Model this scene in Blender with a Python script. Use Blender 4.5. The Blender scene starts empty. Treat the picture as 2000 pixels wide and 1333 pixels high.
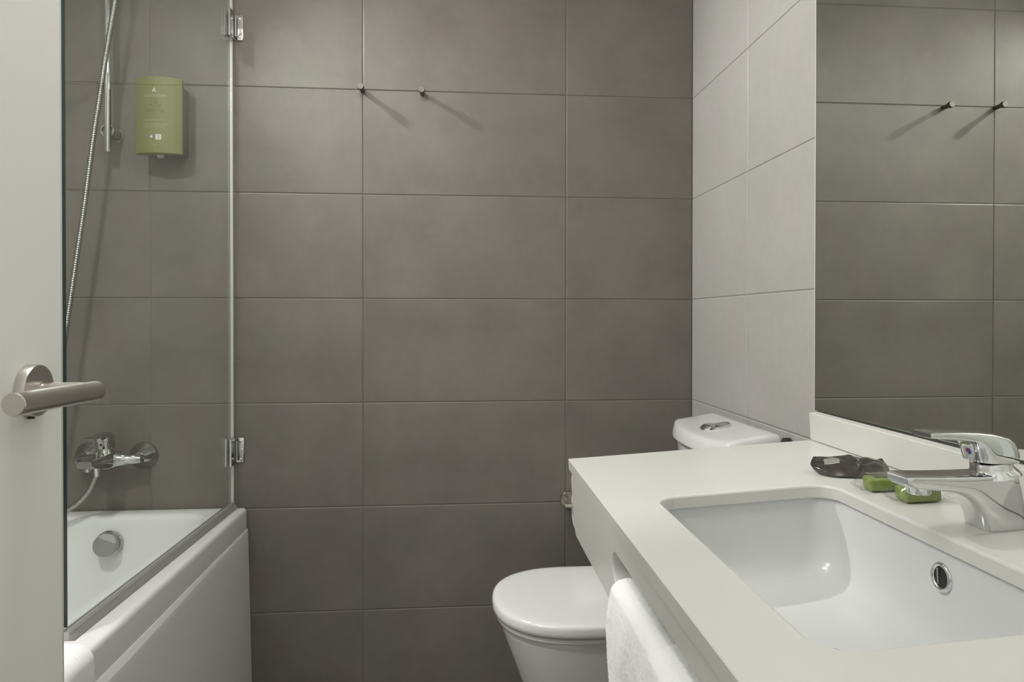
import bpy, bmesh, math, random
from mathutils import Vector, Matrix

# ------------------------------------------------------------------ camera, light, exposure
scene = bpy.context.scene
COL = scene.collection
cam_d = bpy.data.cameras.new('camera')
cam = bpy.data.objects.new('camera', cam_d)
COL.objects.link(cam)
YAW, PITCH, ROLL = 0.0839, -0.0078, 0.0005
fwd = Vector((math.sin(YAW) * math.cos(PITCH), math.cos(YAW) * math.cos(PITCH), math.sin(PITCH)))
rgt = Vector((math.cos(YAW), -math.sin(YAW), 0))
up = rgt.cross(fwd)
r2 = rgt * math.cos(ROLL) + up * math.sin(ROLL)
u2 = -rgt * math.sin(ROLL) + up * math.cos(ROLL)
cam.matrix_world = Matrix(((r2.x, u2.x, -fwd.x, -0.725), (r2.y, u2.y, -fwd.y, -2.0686),
                           (r2.z, u2.z, -fwd.z, 1.1593), (0, 0, 0, 1)))
cam_d.sensor_width = 36
cam_d.lens = 1359.17 / 2000 * 36
cam_d.shift_y = -31.11 / 2000
cam_d.clip_start = 0.01
scene.camera = cam

world = bpy.data.worlds.new('doorway_fill')  # even background light added as fill through the open doorway
scene.world = world
world.use_nodes = True
world.node_tree.nodes['Background'].inputs[0].default_value = (1.0, 0.985, 0.955, 1)
world.node_tree.nodes['Background'].inputs[1].default_value = 0.72

CEIL = 2.32
# adjustable ceiling spotlight by the tap wall: position, aim point, watts, cone (deg), blend, radius
SPOT = ((-1.54, -0.215, 2.23), (-0.20, -1.10, 1.00), 66.0, 126, 0.8, 0.014)
# recessed ceiling lamps: (x, y, watts, lamp radius)
LAMPS = [(-1.64, -1.30, 15.0, 0.06)]
# unseen fill globes, added to brighten the upright faces: (x, y, z, watts, radius)
FILL_GLOBES = [(-1.02, -1.20, 2.17, 13.5, 0.075)]
LAMP_COLOR = (1.0, 0.985, 0.965)

vs = scene.view_settings
vs.view_transform = 'Standard'
vs.look = 'None'
vs.exposure = 0.02
vs.gamma = 1.0
vs.use_curve_mapping = False

random.seed(7)
PI = math.pi

# ------------------------------------------------------------------ materials
def mat(name, color, rough=0.5, metal=0.0, **kw):
    m = bpy.data.materials.new(name)
    m.use_nodes = True
    b = m.node_tree.nodes['Principled BSDF']
    b.inputs['Base Color'].default_value = (*color, 1)
    b.inputs['Roughness'].default_value = rough
    b.inputs['Metallic'].default_value = metal
    for k, v in kw.items():
        b.inputs[k].default_value = v
    return m

def nodes(m):
    return m.node_tree.nodes, m.node_tree.links, m.node_tree.nodes['Principled BSDF']

def add_noise_bump(m, scale, strength, dist=0.001, detail=4, coord='Object'):
    n, l, b = nodes(m)
    tc = n.new('ShaderNodeTexCoord')
    nz = n.new('ShaderNodeTexNoise')
    nz.inputs['Scale'].default_value = scale
    nz.inputs['Detail'].default_value = detail
    bp = n.new('ShaderNodeBump')
    bp.inputs['Strength'].default_value = strength
    bp.inputs['Distance'].default_value = dist
    l.new(tc.outputs[coord], nz.inputs['Vector'])
    l.new(nz.outputs['Fac'], bp.inputs['Height'])
    l.new(bp.outputs['Normal'], b.inputs['Normal'])
    return nz

def tile_material(name, base, spread):
    """mottled stoneware: cloudy warm, greenish and pinkish greys, each tile offset at random"""
    m = mat(name, base, 0.42)
    n, l, b = nodes(m)
    tc = n.new('ShaderNodeTexCoord')
    oi = n.new('ShaderNodeObjectInfo')
    sc = n.new('ShaderNodeVectorMath'); sc.operation = 'SCALE'
    comb = n.new('ShaderNodeCombineXYZ')
    l.new(oi.outputs['Random'], comb.inputs[0]); l.new(oi.outputs['Random'], comb.inputs[2])
    l.new(comb.outputs[0], sc.inputs[0]); sc.inputs['Scale'].default_value = 37.0
    ad = n.new('ShaderNodeVectorMath'); ad.operation = 'ADD'
    l.new(tc.outputs['Object'], ad.inputs[0]); l.new(sc.outputs[0], ad.inputs[1])
    def noise(scale, detail, rough=0.55):
        z = n.new('ShaderNodeTexNoise')
        z.inputs['Scale'].default_value = scale; z.inputs['Detail'].default_value = detail
        z.inputs['Roughness'].default_value = rough
        l.new(ad.outputs[0], z.inputs['Vector'])
        return z
    big, fine, hue = noise(5.0, 3), noise(38, 6, 0.7), noise(7.5, 2)
    def mixc(fac, a, bb, blend='MIX'):
        x = n.new('ShaderNodeMix'); x.data_type = 'RGBA'; x.blend_type = blend
        if isinstance(fac, float): x.inputs[0].default_value = fac
        else: l.new(fac, x.inputs[0])
        for sock, val in ((x.inputs[6], a), (x.inputs[7], bb)):
            if isinstance(val, tuple): sock.default_value = (*val, 1)
            else: l.new(val, sock)
        return x.outputs[2]
    def ramp(src, lo, hi):
        r = n.new('ShaderNodeMapRange')
        r.inputs[1].default_value = lo; r.inputs[2].default_value = hi
        l.new(src, r.inputs[0]); return r.outputs[0]
    dk = tuple(c * (1 - spread) for c in base); lt = tuple(c * (1 + spread) for c in base)
    c1 = mixc(ramp(big.outputs['Fac'], 0.3, 0.7), dk, lt)
    pink = (base[0] * 1.05, base[1] * 0.975, base[2] * 0.985)
    green = (base[0] * 0.965, base[1] * 1.01, base[2] * 0.955)
    c2 = mixc(ramp(hue.outputs['Fac'], 0.38, 0.62), pink, green)
    c3 = mixc(0.5, c1, c2)
    c4 = mixc(ramp(fine.outputs['Fac'], 0.25, 0.75), tuple([0.47] * 3), tuple([0.53] * 3))
    c5 = mixc(1.0, c3, c4, 'MULTIPLY')
    c6 = mixc(1.0, c5, (2.0, 2.0, 2.0), 'MULTIPLY')
    l.new(c6, b.inputs['Base Color'])
    rr = n.new('ShaderNodeMapRange'); rr.inputs[3].default_value = 0.36; rr.inputs[4].default_value = 0.5
    l.new(fine.outputs['Fac'], rr.inputs[0]); l.new(rr.outputs[0], b.inputs['Roughness'])
    bp = n.new('ShaderNodeBump'); bp.inputs['Strength'].default_value = 0.10; bp.inputs['Distance'].default_value = 0.0006
    l.new(fine.outputs['Fac'], bp.inputs['Height']); l.new(bp.outputs['Normal'], b.inputs['Normal'])
    b.inputs['Specular IOR Level'].default_value = 0.35
    return m

M = {}
M['tile'] = tile_material('grey_stoneware', (0.166, 0.151, 0.134), 0.24)
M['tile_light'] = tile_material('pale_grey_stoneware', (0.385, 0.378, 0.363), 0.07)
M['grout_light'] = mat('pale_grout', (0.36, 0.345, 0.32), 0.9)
M['grout'] = mat('grout', (0.20, 0.185, 0.165), 0.9)
M['plaster'] = mat('plaster', (0.86, 0.855, 0.84), 0.8)
add_noise_bump(M['plaster'], 60, 0.1)
M['floor'] = mat('floor_tile', (0.22, 0.20, 0.18), 0.5)
nn, ll, bb = nodes(M['floor'])
_tc = nn.new('ShaderNodeTexCoord'); _br = nn.new('ShaderNodeTexBrick')
_br.offset = 0.0; _br.inputs['Scale'].default_value = 1.0
_br.inputs['Brick Width'].default_value = 0.6; _br.inputs['Row Height'].default_value = 0.6
_br.inputs['Mortar Size'].default_value = 0.003
_br.inputs['Color1'].default_value = (0.19, 0.175, 0.16, 1); _br.inputs['Color2'].default_value = (0.17, 0.157, 0.142, 1)
_br.inputs['Mortar'].default_value = (0.06, 0.055, 0.05, 1)
ll.new(_tc.outputs['Object'], _br.inputs['Vector']); ll.new(_br.outputs['Color'], bb.inputs['Base Color'])

M['door'] = mat('door_lacquer', (0.85, 0.84, 0.80), 0.42)
add_noise_bump(M['door'], 220, 0.04)
M['steel'] = mat('brushed_steel', (0.60, 0.57, 0.525), 0.30, 1.0)
M['steel_dark'] = mat('dull_steel', (0.40, 0.375, 0.335), 0.26, 1.0)
M['nickel'] = mat('satin_nickel', (0.16, 0.147, 0.128), 0.50, 0.9)
M['hose'] = mat('hose_steel', (0.40, 0.40, 0.385), 0.24, 1.0)
M['bath_chrome'] = mat('dull_chrome', (0.50, 0.50, 0.485), 0.10, 1.0)
M['knob'] = mat('grey_chrome_plastic', (0.34, 0.335, 0.32), 0.30, 0.8)
M['drip_and_notch_shade'] = mat('grey_vinyl_and_notch_shade', (0.26, 0.255, 0.24), 0.35)
nz = add_noise_bump(M['steel'], 400, 0.06, 0.0004)
M['chrome'] = mat('chrome', (0.72, 0.73, 0.735), 0.04, 1.0)
M['satin'] = mat('satin_chrome', (0.66, 0.66, 0.65), 0.16, 1.0)
M['dark_hole'] = mat('dark_hole', (0.012, 0.012, 0.012), 0.6)
M['rubber'] = mat('black_rubber', (0.02, 0.02, 0.02), 0.6)
M['acrylic'] = mat('white_acrylic', (0.80, 0.798, 0.79), 0.13)
M['ceramic'] = mat('white_ceramic', (0.66, 0.655, 0.645), 0.09)
M['ceramic'].node_tree.nodes['Principled BSDF'].inputs['Coat Weight'].default_value = 0.3
M['basin'] = mat('basin_ceramic', (0.635, 0.645, 0.640), 0.16)
M['plastic_white'] = mat('white_seat_plastic', (0.73, 0.728, 0.722), 0.16)
M['counter'] = mat('cream_solid_surface', (0.69, 0.675, 0.62), 0.24)
n_, l_, b_ = nodes(M['counter'])
_tc = n_.new('ShaderNodeTexCoord'); _nz = n_.new('ShaderNodeTexNoise')
_nz.inputs['Scale'].default_value = 14; _nz.inputs['Detail'].default_value = 5
_mr = n_.new('ShaderNodeMix'); _mr.data_type = 'RGBA'
_mr.inputs[6].default_value = (0.625, 0.616, 0.586, 1); _mr.inputs[7].default_value = (0.650, 0.641, 0.609, 1)
l_.new(_tc.outputs['Object'], _nz.inputs['Vector']); l_.new(_nz.outputs['Fac'], _mr.inputs[0])
l_.new(_mr.outputs[2], b_.inputs['Base Color'])
M['mirror'] = mat('silvered_glass', (0.80, 0.83, 0.775), 0.0, 1.0)
M['mirror_edge'] = mat('polished_glass_edge', (0.85, 0.87, 0.84), 0.12, 0.0)
M['mirror_back'] = mat('mirror_backing', (0.05, 0.07, 0.06), 0.5)
M['seal'] = mat('clear_vinyl_seal', (0.60, 0.60, 0.57), 0.25)
M['seal'].node_tree.nodes['Principled BSDF'].inputs['Transmission Weight'].default_value = 0.35
M['seal_white'] = mat('milky_vinyl_strip', (0.72, 0.71, 0.68), 0.35)
M['glass_edge'] = mat('glass_cut_edge', (0.010, 0.022, 0.018), 0.15)

def clear_glass(name, tint, ior, gloss_rough=0.0):
    m = bpy.data.materials.new(name); m.use_nodes = True
    n, l = m.node_tree.nodes, m.node_tree.links
    n.clear()
    out = n.new('ShaderNodeOutputMaterial')
    tr = n.new('ShaderNodeBsdfTransparent'); tr.inputs[0].default_value = (*tint, 1)
    gl = n.new('ShaderNodeBsdfGlossy'); gl.inputs['Roughness'].default_value = gloss_rough
    fr = n.new('ShaderNodeFresnel')
    ge = n.new('ShaderNodeNewGeometry')
    io = n.new('ShaderNodeMapRange')            # same reflectance on the entry and exit face of a thin sheet
    io.inputs[3].default_value = ior; io.inputs[4].default_value = 1 / ior
    l.new(ge.outputs['Backfacing'], io.inputs[0]); l.new(io.outputs[0], fr.inputs[0])
    mx = n.new('ShaderNodeMixShader')
    l.new(fr.outputs[0], mx.inputs[0]); l.new(tr.outputs[0], mx.inputs[1]); l.new(gl.outputs[0], mx.inputs[2])
    l.new(mx.outputs[0], out.inputs[0])
    return m
M['glass'] = clear_glass('shower_glass', (0.965, 0.988, 0.970), 1.52)
M['film'] = clear_glass('clear_film', (0.95, 0.95, 0.95), 1.65, 0.05)
M['green'] = mat('olive_plastic', (0.170, 0.176, 0.056), 0.5)
M['green_dark'] = mat('olive_print', (0.130, 0.134, 0.042), 0.5)
M['print_white'] = mat('white_print', (0.62, 0.62, 0.56), 0.5)
M['print_pale'] = mat('pale_print', (0.40, 0.40, 0.26), 0.5)
M['print_grey'] = mat('grey_print', (0.17, 0.17, 0.16), 0.5)
M['grey_plastic'] = mat('grey_plastic', (0.12, 0.12, 0.105), 0.5)
M['soap'] = mat('green_soap', (0.225, 0.285, 0.065), 0.35)
M['soap'].node_tree.nodes['Principled BSDF'].inputs['Subsurface Weight'].default_value = 0.15
M['soap'].node_tree.nodes['Principled BSDF'].inputs['Subsurface Radius'].default_value = (0.004, 0.004, 0.002)
M['soap_print'] = mat('dark_green_print', (0.055, 0.072, 0.015), 0.3)
M['foil'] = mat('dark_foil', (0.075, 0.066, 0.058), 0.20, 0.55)
M['foil_print'] = mat('grey_label_print', (0.30, 0.285, 0.25), 0.5)
M['foil_text'] = mat('dark_label_text', (0.12, 0.11, 0.10), 0.5)
M['red'] = mat('red_mark', (0.45, 0.03, 0.03), 0.3)
M['blue'] = mat('blue_mark', (0.03, 0.06, 0.35), 0.3)
M['paper'] = mat('tissue_paper', (0.82, 0.82, 0.80), 0.9)
add_noise_bump(M['paper'], 300, 0.2)
M['card'] = mat('cardboard', (0.35, 0.26, 0.17), 0.9)
M['towel'] = mat('white_terry', (0.90, 0.90, 0.895), 0.95)
M['towel'].node_tree.nodes['Principled BSDF'].inputs['Sheen Weight'].default_value = 0.25
add_noise_bump(M['towel'], 900, 0.55, 0.0012, 3)
M['lamp'] = mat('lamp_diffuser', (0.9, 0.88, 0.84), 0.5)
M['lamp'].node_tree.nodes['Principled BSDF'].inputs['Emission Color'].default_value = (*LAMP_COLOR, 1)
M['lamp'].node_tree.nodes['Principled BSDF'].inputs['Emission Strength'].default_value = 6.0

M['fill_globe_glow'] = mat('opal_fill_glass', (0.9, 0.89, 0.87), 0.3)

# ------------------------------------------------------------------ mesh helpers
def link(name, me, m=None, parent=None):
    o = bpy.data.objects.new(name, me)
    COL.objects.link(o)
    if m is not None:
        if len(me.materials): me.materials.clear()
        for x in (m if isinstance(m, (list, tuple)) else [m]):
            me.materials.append(M[x] if isinstance(x, str) else x)
    if parent is not None:
        o.parent = parent
    return o

def smooth(me, angle=40):
    me.shade_smooth()
    try:
        me.set_sharp_from_angle(angle=math.radians(angle))
    except Exception:
        pass

def obj(name, bm, m, parent=None, sm=40, recalc=True):
    if recalc:
        bmesh.ops.recalc_face_normals(bm, faces=bm.faces)
    me = bpy.data.meshes.new(name)
    bm.to_mesh(me); bm.free()
    if sm: smooth(me, sm)
    return link(name, me, m, parent)

def empty(name, loc=(0, 0, 0), matrix=None):
    o = bpy.data.objects.new(name, None)
    o.empty_display_size = 0.05
    COL.objects.link(o)
    if matrix is not None: o.matrix_world = matrix
    else: o.location = loc
    return o

def tag(o, label=None, cat=None, group=None, kind=None):
    if label: o['label'] = label
    if cat: o['category'] = cat
    if group: o['group'] = group
    if kind: o['kind'] = kind
    return o

def add_box(bm, x0, x1, y0, y1, z0, z1, bev=0.0, seg=2):
    vs_ = [bm.verts.new((x, y, z)) for x in (x0, x1) for y in (y0, y1) for z in (z0, z1)]
    q = [(0, 1, 3, 2), (4, 6, 7, 5), (0, 4, 5, 1), (2, 3, 7, 6), (0, 2, 6, 4), (1, 5, 7, 3)]
    fs = [bm.faces.new([vs_[i] for i in f]) for f in q]
    if bev:
        es = list({e for f in fs for e in f.edges})
        bmesh.ops.bevel(bm, geom=es, offset=bev, segments=seg, affect='EDGES', profile=0.5)
    return bm

def box(x0, x1, y0, y1, z0, z1, bev=0.0, seg=2):
    return add_box(bmesh.new(), min(x0, x1), max(x0, x1), min(y0, y1), max(y0, y1), min(z0, z1), max(z0, z1), bev, seg)

def loft(bm, rings, cap0=True, cap1=True, closed=True):
    R = [[bm.verts.new(p) for p in r] for r in rings]
    n = len(R[0])
    for a, b in zip(R, R[1:]):
        for i in range(n if closed else n - 1):
            j = (i + 1) % n
            bm.faces.new((a[i], a[j], b[j], b[i]))
    if cap0: bm.faces.new(R[0][::-1])
    if cap1: bm.faces.new(R[-1])
    return R

def axis_frame(d):
    d = Vector(d).normalized()
    a = Vector((0, 0, 1)) if abs(d.z) < 0.9 else Vector((1, 0, 0))
    u = a.cross(d).normalized(); v = d.cross(u)
    return d, u, v

def add_lathe(bm, o, d, prof, n=32, cap0=True, cap1=True):
    """prof: list of (distance along axis, radius)"""
    o = Vector(o); d, u, v = axis_frame(d)
    rings = [[o + d * t + (u * math.cos(2 * PI * i / n) + v * math.sin(2 * PI * i / n)) * r for i in range(n)] for t, r in prof]
    loft(bm, rings, cap0, cap1)
    return bm

def lathe(o, d, prof, n=32, cap0=True, cap1=True):
    return add_lathe(bmesh.new(), o, d, prof, n, cap0, cap1)

def add_tube(bm, pts, rad, n=12, cap=True):
    pts = [Vector(p) for p in pts]
    rads = rad if isinstance(rad, (list, tuple)) else [rad] * len(pts)
    t0 = (pts[1] - pts[0]).normalized()
    _, u, v = axis_frame(t0)
    rings = []
    for i, p in enumerate(pts):
        t = (pts[min(i + 1, len(pts) - 1)] - pts[max(i - 1, 0)]).normalized()
        u = (u - t * u.dot(t)).normalized(); v = t.cross(u)
        rings.append([p + (u * math.cos(2 * PI * k / n) + v * math.sin(2 * PI * k / n)) * rads[i] for k in range(n)])
    loft(bm, rings, cap, cap)
    return bm

def catmull(pts, per=8):
    P = [Vector(p) for p in pts]
    P = [P[0] * 2 - P[1]] + P + [P[-1] * 2 - P[-2]]
    out = []
    for i in range(1, len(P) - 2):
        a, b, c, d = P[i - 1:i + 3]
        for k in range(per):
            t = k / per
            out.append(0.5 * ((2 * b) + (c - a) * t + (2 * a - 5 * b + 4 * c - d) * t * t + (3 * b - a - 3 * c + d) * t ** 3))
    out.append(P[-2])
    return out

def rrect(x0, x1, y0, y1, r, z, k=6):
    """rounded rectangle ring, counter-clockwise"""
    r = max(0.0005, min(r, (x1 - x0) / 2 - 1e-4, (y1 - y0) / 2 - 1e-4))
    out = []
    for cx, cy, a0 in ((x1 - r, y1 - r, 0), (x0 + r, y1 - r, 90), (x0 + r, y0 + r, 180), (x1 - r, y0 + r, 270)):
        for i in range(k + 1):
            a = math.radians(a0 + 90 * i / k)
            out.append(Vector((cx + r * math.cos(a), cy + r * math.sin(a), z)))
    return out

def text_mesh(s, size, align='CENTER', extrude=0.0):
    cu = bpy.data.curves.new('lettering', 'FONT')
    cu.body = s; cu.size = size; cu.align_x = align; cu.align_y = 'CENTER'; cu.extrude = extrude
    cu.resolution_u = 3
    o = bpy.data.objects.new('lettering', cu)
    COL.objects.link(o)
    dg = bpy.context.evaluated_depsgraph_get()
    me = bpy.data.meshes.new_from_object(o.evaluated_get(dg))
    bpy.data.objects.remove(o); bpy.data.curves.remove(cu)
    return me

# ------------------------------------------------------------------ room shell
H = 0.3052
FLOOR = 0.05
XL, YF = -2.03, -2.06
ROWS = [FLOOR] + [H * k for k in range(1, 8)] + [CEIL]

def tile_mesh(w, h, t=0.007, bev=0.0011):
    return box(-w / 2, w / 2, 0, t, -h / 2, h / 2)

def tiled_wall(name, cuts, place, normal_rot, wallbm, skip=None, tone=''):
    w = obj(name, wallbm, 'grout' + tone, sm=0)
    tag(w, kind='structure')
    cache = {}
    g = 0.0011
    for a, b in zip(cuts, cuts[1:]):
        for z0, z1 in zip(ROWS, ROWS[1:]):
            if skip and skip(a, b, z0, z1):
                continue
            W_, H_ = round(abs(b - a) - 2 * g, 4), round(z1 - z0 - 2 * g, 4)
            if (W_, H_) not in cache:
                bm = bmesh.new()
                t, e = 0.007, 0.0019
                front = [(-W_ / 2 + e, -H_ / 2 + e), (W_ / 2 - e, -H_ / 2 + e), (W_ / 2 - e, H_ / 2 - e), (-W_ / 2 + e, H_ / 2 - e)]
                back = [(-W_ / 2, -H_ / 2), (W_ / 2, -H_ / 2), (W_ / 2, H_ / 2), (-W_ / 2, H_ / 2)]
                loft(bm, [[Vector((x, 0, z)) for x, z in front], [Vector((x, 0.0011, z)) for x, z in back], [Vector((x, t, z)) for x, z in back]])
                bmesh.ops.recalc_face_normals(bm, faces=bm.faces)
                me = bpy.data.meshes.new('tile'); bm.to_mesh(me); bm.free()
                me.materials.append(M['tile' + tone])
                cache[(W_, H_)] = me
            o = bpy.data.objects.new('tile', cache[(W_, H_)])
            COL.objects.link(o)
            c = place((a + b) / 2)
            o.location = (c[0], c[1], (z0 + z1) / 2)
            o.rotation_euler = (random.uniform(-1, 1) * 0.0012, 0, normal_rot + random.uniform(-1, 1) * 0.0007)
            o.parent = w
    return w

# tile local: front face at y=0 looking toward -y
tiled_wall('wall_back', [XL, -1.5886, -0.9886, -0.3886, 0.0], lambda s: (s, 0.0), 0.0,
           box(XL - 0.1, 0.1, 0.002, 0.12, FLOOR, CEIL + 0.05))
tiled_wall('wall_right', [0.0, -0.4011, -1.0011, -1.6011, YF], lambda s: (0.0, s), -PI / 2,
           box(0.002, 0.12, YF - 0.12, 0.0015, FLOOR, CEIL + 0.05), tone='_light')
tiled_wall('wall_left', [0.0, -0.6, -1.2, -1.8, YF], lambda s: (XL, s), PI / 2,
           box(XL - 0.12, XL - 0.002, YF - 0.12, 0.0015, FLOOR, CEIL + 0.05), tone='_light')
tag(obj('floor', box(XL - 0.12, 0.12, YF - 0.9, 0.12, FLOOR - 0.1, FLOOR), 'floor', sm=0), kind='structure')
tag(obj('ceiling', box(XL - 0.12, 0.12, YF - 0.12, 0.12, CEIL, CEIL + 0.1), 'plaster', sm=0), kind='structure')
# front wall with the doorway the picture is taken from
bm = bmesh.new()
DX0, DX1, DZ = -1.205, -0.46, 2.08
add_box(bm, XL - 0.12, DX0, YF - 0.10, YF, FLOOR, CEIL)
add_box(bm, DX1, 0.12, YF - 0.10, YF, FLOOR, CEIL)
add_box(bm, DX0, DX1, YF - 0.10, YF, DZ, CEIL)
tag(obj('wall_front', bm, 'plaster', sm=0), kind='structure')

# ------------------------------------------------------------------ open door with lever handle
DFX = -1.155                                   # face of the door that looks to +x
door = tag(obj('door_1', box(DFX - 0.040, DFX, -2.035, -1.2635, FLOOR + 0.008, 2.07, 0.0012, 1), 'door', sm=30),
           'cream lacquered door standing open at the left, with steel lever handle', kind='structure')
obj('edge_lipping', box(DFX - 0.0395, DFX + 0.0002, -1.2635, -1.2615, FLOOR + 0.008, 2.07, 0.0005, 1), 'counter', door)
HY, HZ = -1.3225, 1.087
handle = tag(obj('door_handle', lathe((DFX, HY, HZ), (1, 0, 0), [(0, 0.0268), (0.0085, 0.0268), (0.0100, 0.0258)], 48), 'steel', door),
             'brushed steel round rosette with mitred tube lever')
bm = bmesh.new()
add_lathe(bm, (DFX + 0.0095, HY, HZ - 0.0015), (1, 0, 0), [(0, 0.0115), (0.005, 0.0115), (0.0055, 0.0095), (0.044, 0.0095)], 32)
obj('lever_neck', bm, 'steel', handle)
# lever: tube along -y with a mitred far end
bm = bmesh.new()
LX, LZ, LR = DFX + 0.0535, HZ - 0.003, 0.0103
n = 40
def lring(y, slope=0.0, r=LR, dz=0.0):
    return [Vector((LX + r * math.cos(2 * PI * i / n), y - slope * (r * math.cos(2 * PI * i / n)), LZ + dz + r * math.sin(2 * PI * i / n))) for i in range(n)]
loft(bm, [lring(-1.4385, 0, LR - 0.0009, 0.002), lring(-1.4375, 0, LR, 0.002), lring(-1.30, 0.0), lring(-1.312, 0.9)])
obj('lever', bm, 'steel', handle)
obj('set_screw', lathe((DFX + 0.004, HY - 0.004, HZ - 0.0255), (0, 0, -1), [(0, 0.0032), (0.0028, 0.0032)], 12), 'rubber', handle)

# ------------------------------------------------------------------ bathtub
RIM = 0.617
TX0, TX1, TY0, TY1 = XL + 0.004, -1.320, -1.655, -0.003
tub = tag(empty('bathtub', (-1.67, -0.83, FLOOR)), 'white acrylic bathtub under the glass screen', 'bathtub')
def child_of(o, parent):
    o.parent = parent
    o.matrix_parent_inverse = parent.matrix_world.inverted()
    return o
bpy.context.view_layer.update()
bm = bmesh.new()
ix0, ix1, iy0, iy1 = TX0 + 0.06, -1.402, TY0 + 0.06, -0.066
rings = [rrect(TX0, TX1, TY0, TY1, 0.006, 0.500), rrect(TX0, TX1, TY0, TY1, 0.006, 0.561), rrect(TX0, TX1, TY0, TY1, 0.006, 0.604),
         rrect(TX0 + 0.0012, TX1 - 0.0012, TY0 + .0012, TY1 - .0012, 0.006, 0.611),
         rrect(TX0 + 0.005, TX1 - 0.005, TY0 + .005, TY1 - .005, 0.006, 0.6158), rrect(TX0 + 0.012, TX1 - 0.012, TY0 + .012, TY1 - .012, 0.006, RIM),
         rrect(ix0 - 0.012, ix1 + 0.012, iy0 - .012, iy1 + .012, 0.085, RIM), rrect(ix0 - 0.004, ix1 + 0.004, iy0 - .004, iy1 + .004, 0.08, RIM - 0.0025),
         rrect(ix0, ix1, iy0, iy1, 0.08, RIM - 0.009), rrect(ix0 + 0.003, ix1 - 0.003, iy0 + .01, iy1 - .004, 0.08, RIM - 0.02),
         rrect(ix0 + 0.02, ix1 - 0.02, iy0 + .10, iy1 - .022, 0.09, 0.45), rrect(ix0 + 0.045, ix1 - 0.045, iy0 + .22, iy1 - .05, 0.10, 0.28),
         rrect(ix0 + 0.075, ix1 - 0.075, iy0 + .29, iy1 - .085, 0.10, 0.215), rrect(ix0 + 0.12, ix1 - 0.12, iy0 + .36, iy1 - .14, 0.09, 0.195)]
loft(bm, rings, False, True)
child_of(obj('tub_shell', bm, 'acrylic', sm=55), tub)
# front panel: bevelled top edge under the rim, face leaning out a little
bm = bmesh.new()
py0, py1 = -1.655, -0.004
prof = [(-1.345, 0.554), (-1.3225, 0.5545), (-1.3175, 0.5535), (-1.3105, 0.5455), (-1.3095, 0.542), (-1.3085, 0.53), (-1.305, FLOOR + 0.005), (-1.345, FLOOR + 0.005)]
profF = [(-1.345, 0.554), (-1.3225, 0.5550), (-1.3195, 0.5545), (-1.3178, 0.5525), (-1.3172, 0.548), (-1.3165, 0.53), (-1.306, FLOOR + 0.005), (-1.345, FLOOR + 0.005)]
loft(bm, [[Vector((x, py0, z)) for x, z in prof], [Vector((x, -0.75, z)) for x, z in prof], [Vector((x, py1, z)) for x, z in profF]])
child_of(obj('front_panel', bm, 'acrylic', sm=35), tub)
# overflow control knob on the far end wall
OV = Vector((-1.6625, -0.0885, 0.547)); OD = Vector((0.05, -1, 0.10)).normalized()
child_of(obj('overflow_flange', lathe(OV - OD * 0.006, OD, [(0, 0.0345), (0.008, 0.0345), (0.0105, 0.032)], 40), 'bath_chrome'), tub)
bm = lathe(OV, OD, [(0.004, 0.0300), (0.028, 0.0300), (0.0300, 0.0285)], 48)
d_, u_, v_ = axis_frame(OD)
pn = (OD * 0.75 + Vector((0.42, 0, 1)).normalized() * 0.62).normalized()
ks_ = len(bm.faces)
res = bmesh.ops.bisect_plane(bm, geom=bm.verts[:] + bm.edges[:] + bm.faces[:], plane_co=OV + OD * 0.031 + Vector((0.3, 0, 0.95)) * 0.0125, plane_no=pn, clear_outer=True)
for f_ in bmesh.ops.holes_fill(bm, edges=[e for e in bm.edges if e.is_boundary])['faces']: f_.material_index = 1  # notch face coloured dark to stand for the shade in the groove
child_of(obj('overflow_knob', bm, ['knob', 'drip_and_notch_shade'], sm=30), tub)
child_of(obj('drain', lathe((-1.66, -0.42, 0.194), (0, 0, 1), [(0, 0.033), (0.004, 0.033), (0.006, 0.026), (0.009, 0.024)], 32), 'chrome'), tub)

# ------------------------------------------------------------------ glass shower screen
GA, GB = Vector((-1.3575, -0.010, 0)), Vector((-1.3765, -0.842, 0))
scr = tag(empty('shower_screen', (GA.x, -0.42, RIM)), 'clear frameless glass shower screen standing on the tub rim', 'shower screen')
bpy.context.view_layer.update()
gd = (GB - GA).normalized(); gn = Vector((gd.y, -gd.x, 0))
def strip(p, q, w0, w1, z0, z1):
    bm = bmesh.new()
    lo = [p + gn * w0, q + gn * w0, q + gn * w1, p + gn * w1]
    loft(bm, [[v + Vector((0, 0, z0)) for v in lo], [v + Vector((0, 0, z1)) for v in lo]])
    return bm
GT = 2.16
child_of(obj('glass_pane', strip(GA + gd * 0.006, GB - gd * 0.0015, -0.003, 0.003, 0.632, GT), 'glass', sm=0), scr)
child_of(obj('cut_edge', strip(GB - gd * 0.0014, GB, -0.0031, 0.0031, 0.640, GT), 'glass_edge', sm=0), scr)
child_of(obj('wall_strip', strip(GA + gd * 0.000, GA + gd * 0.0058, -0.0033, 0.0033, 0.632, GT), 'seal_white', sm=0), scr)
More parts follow.
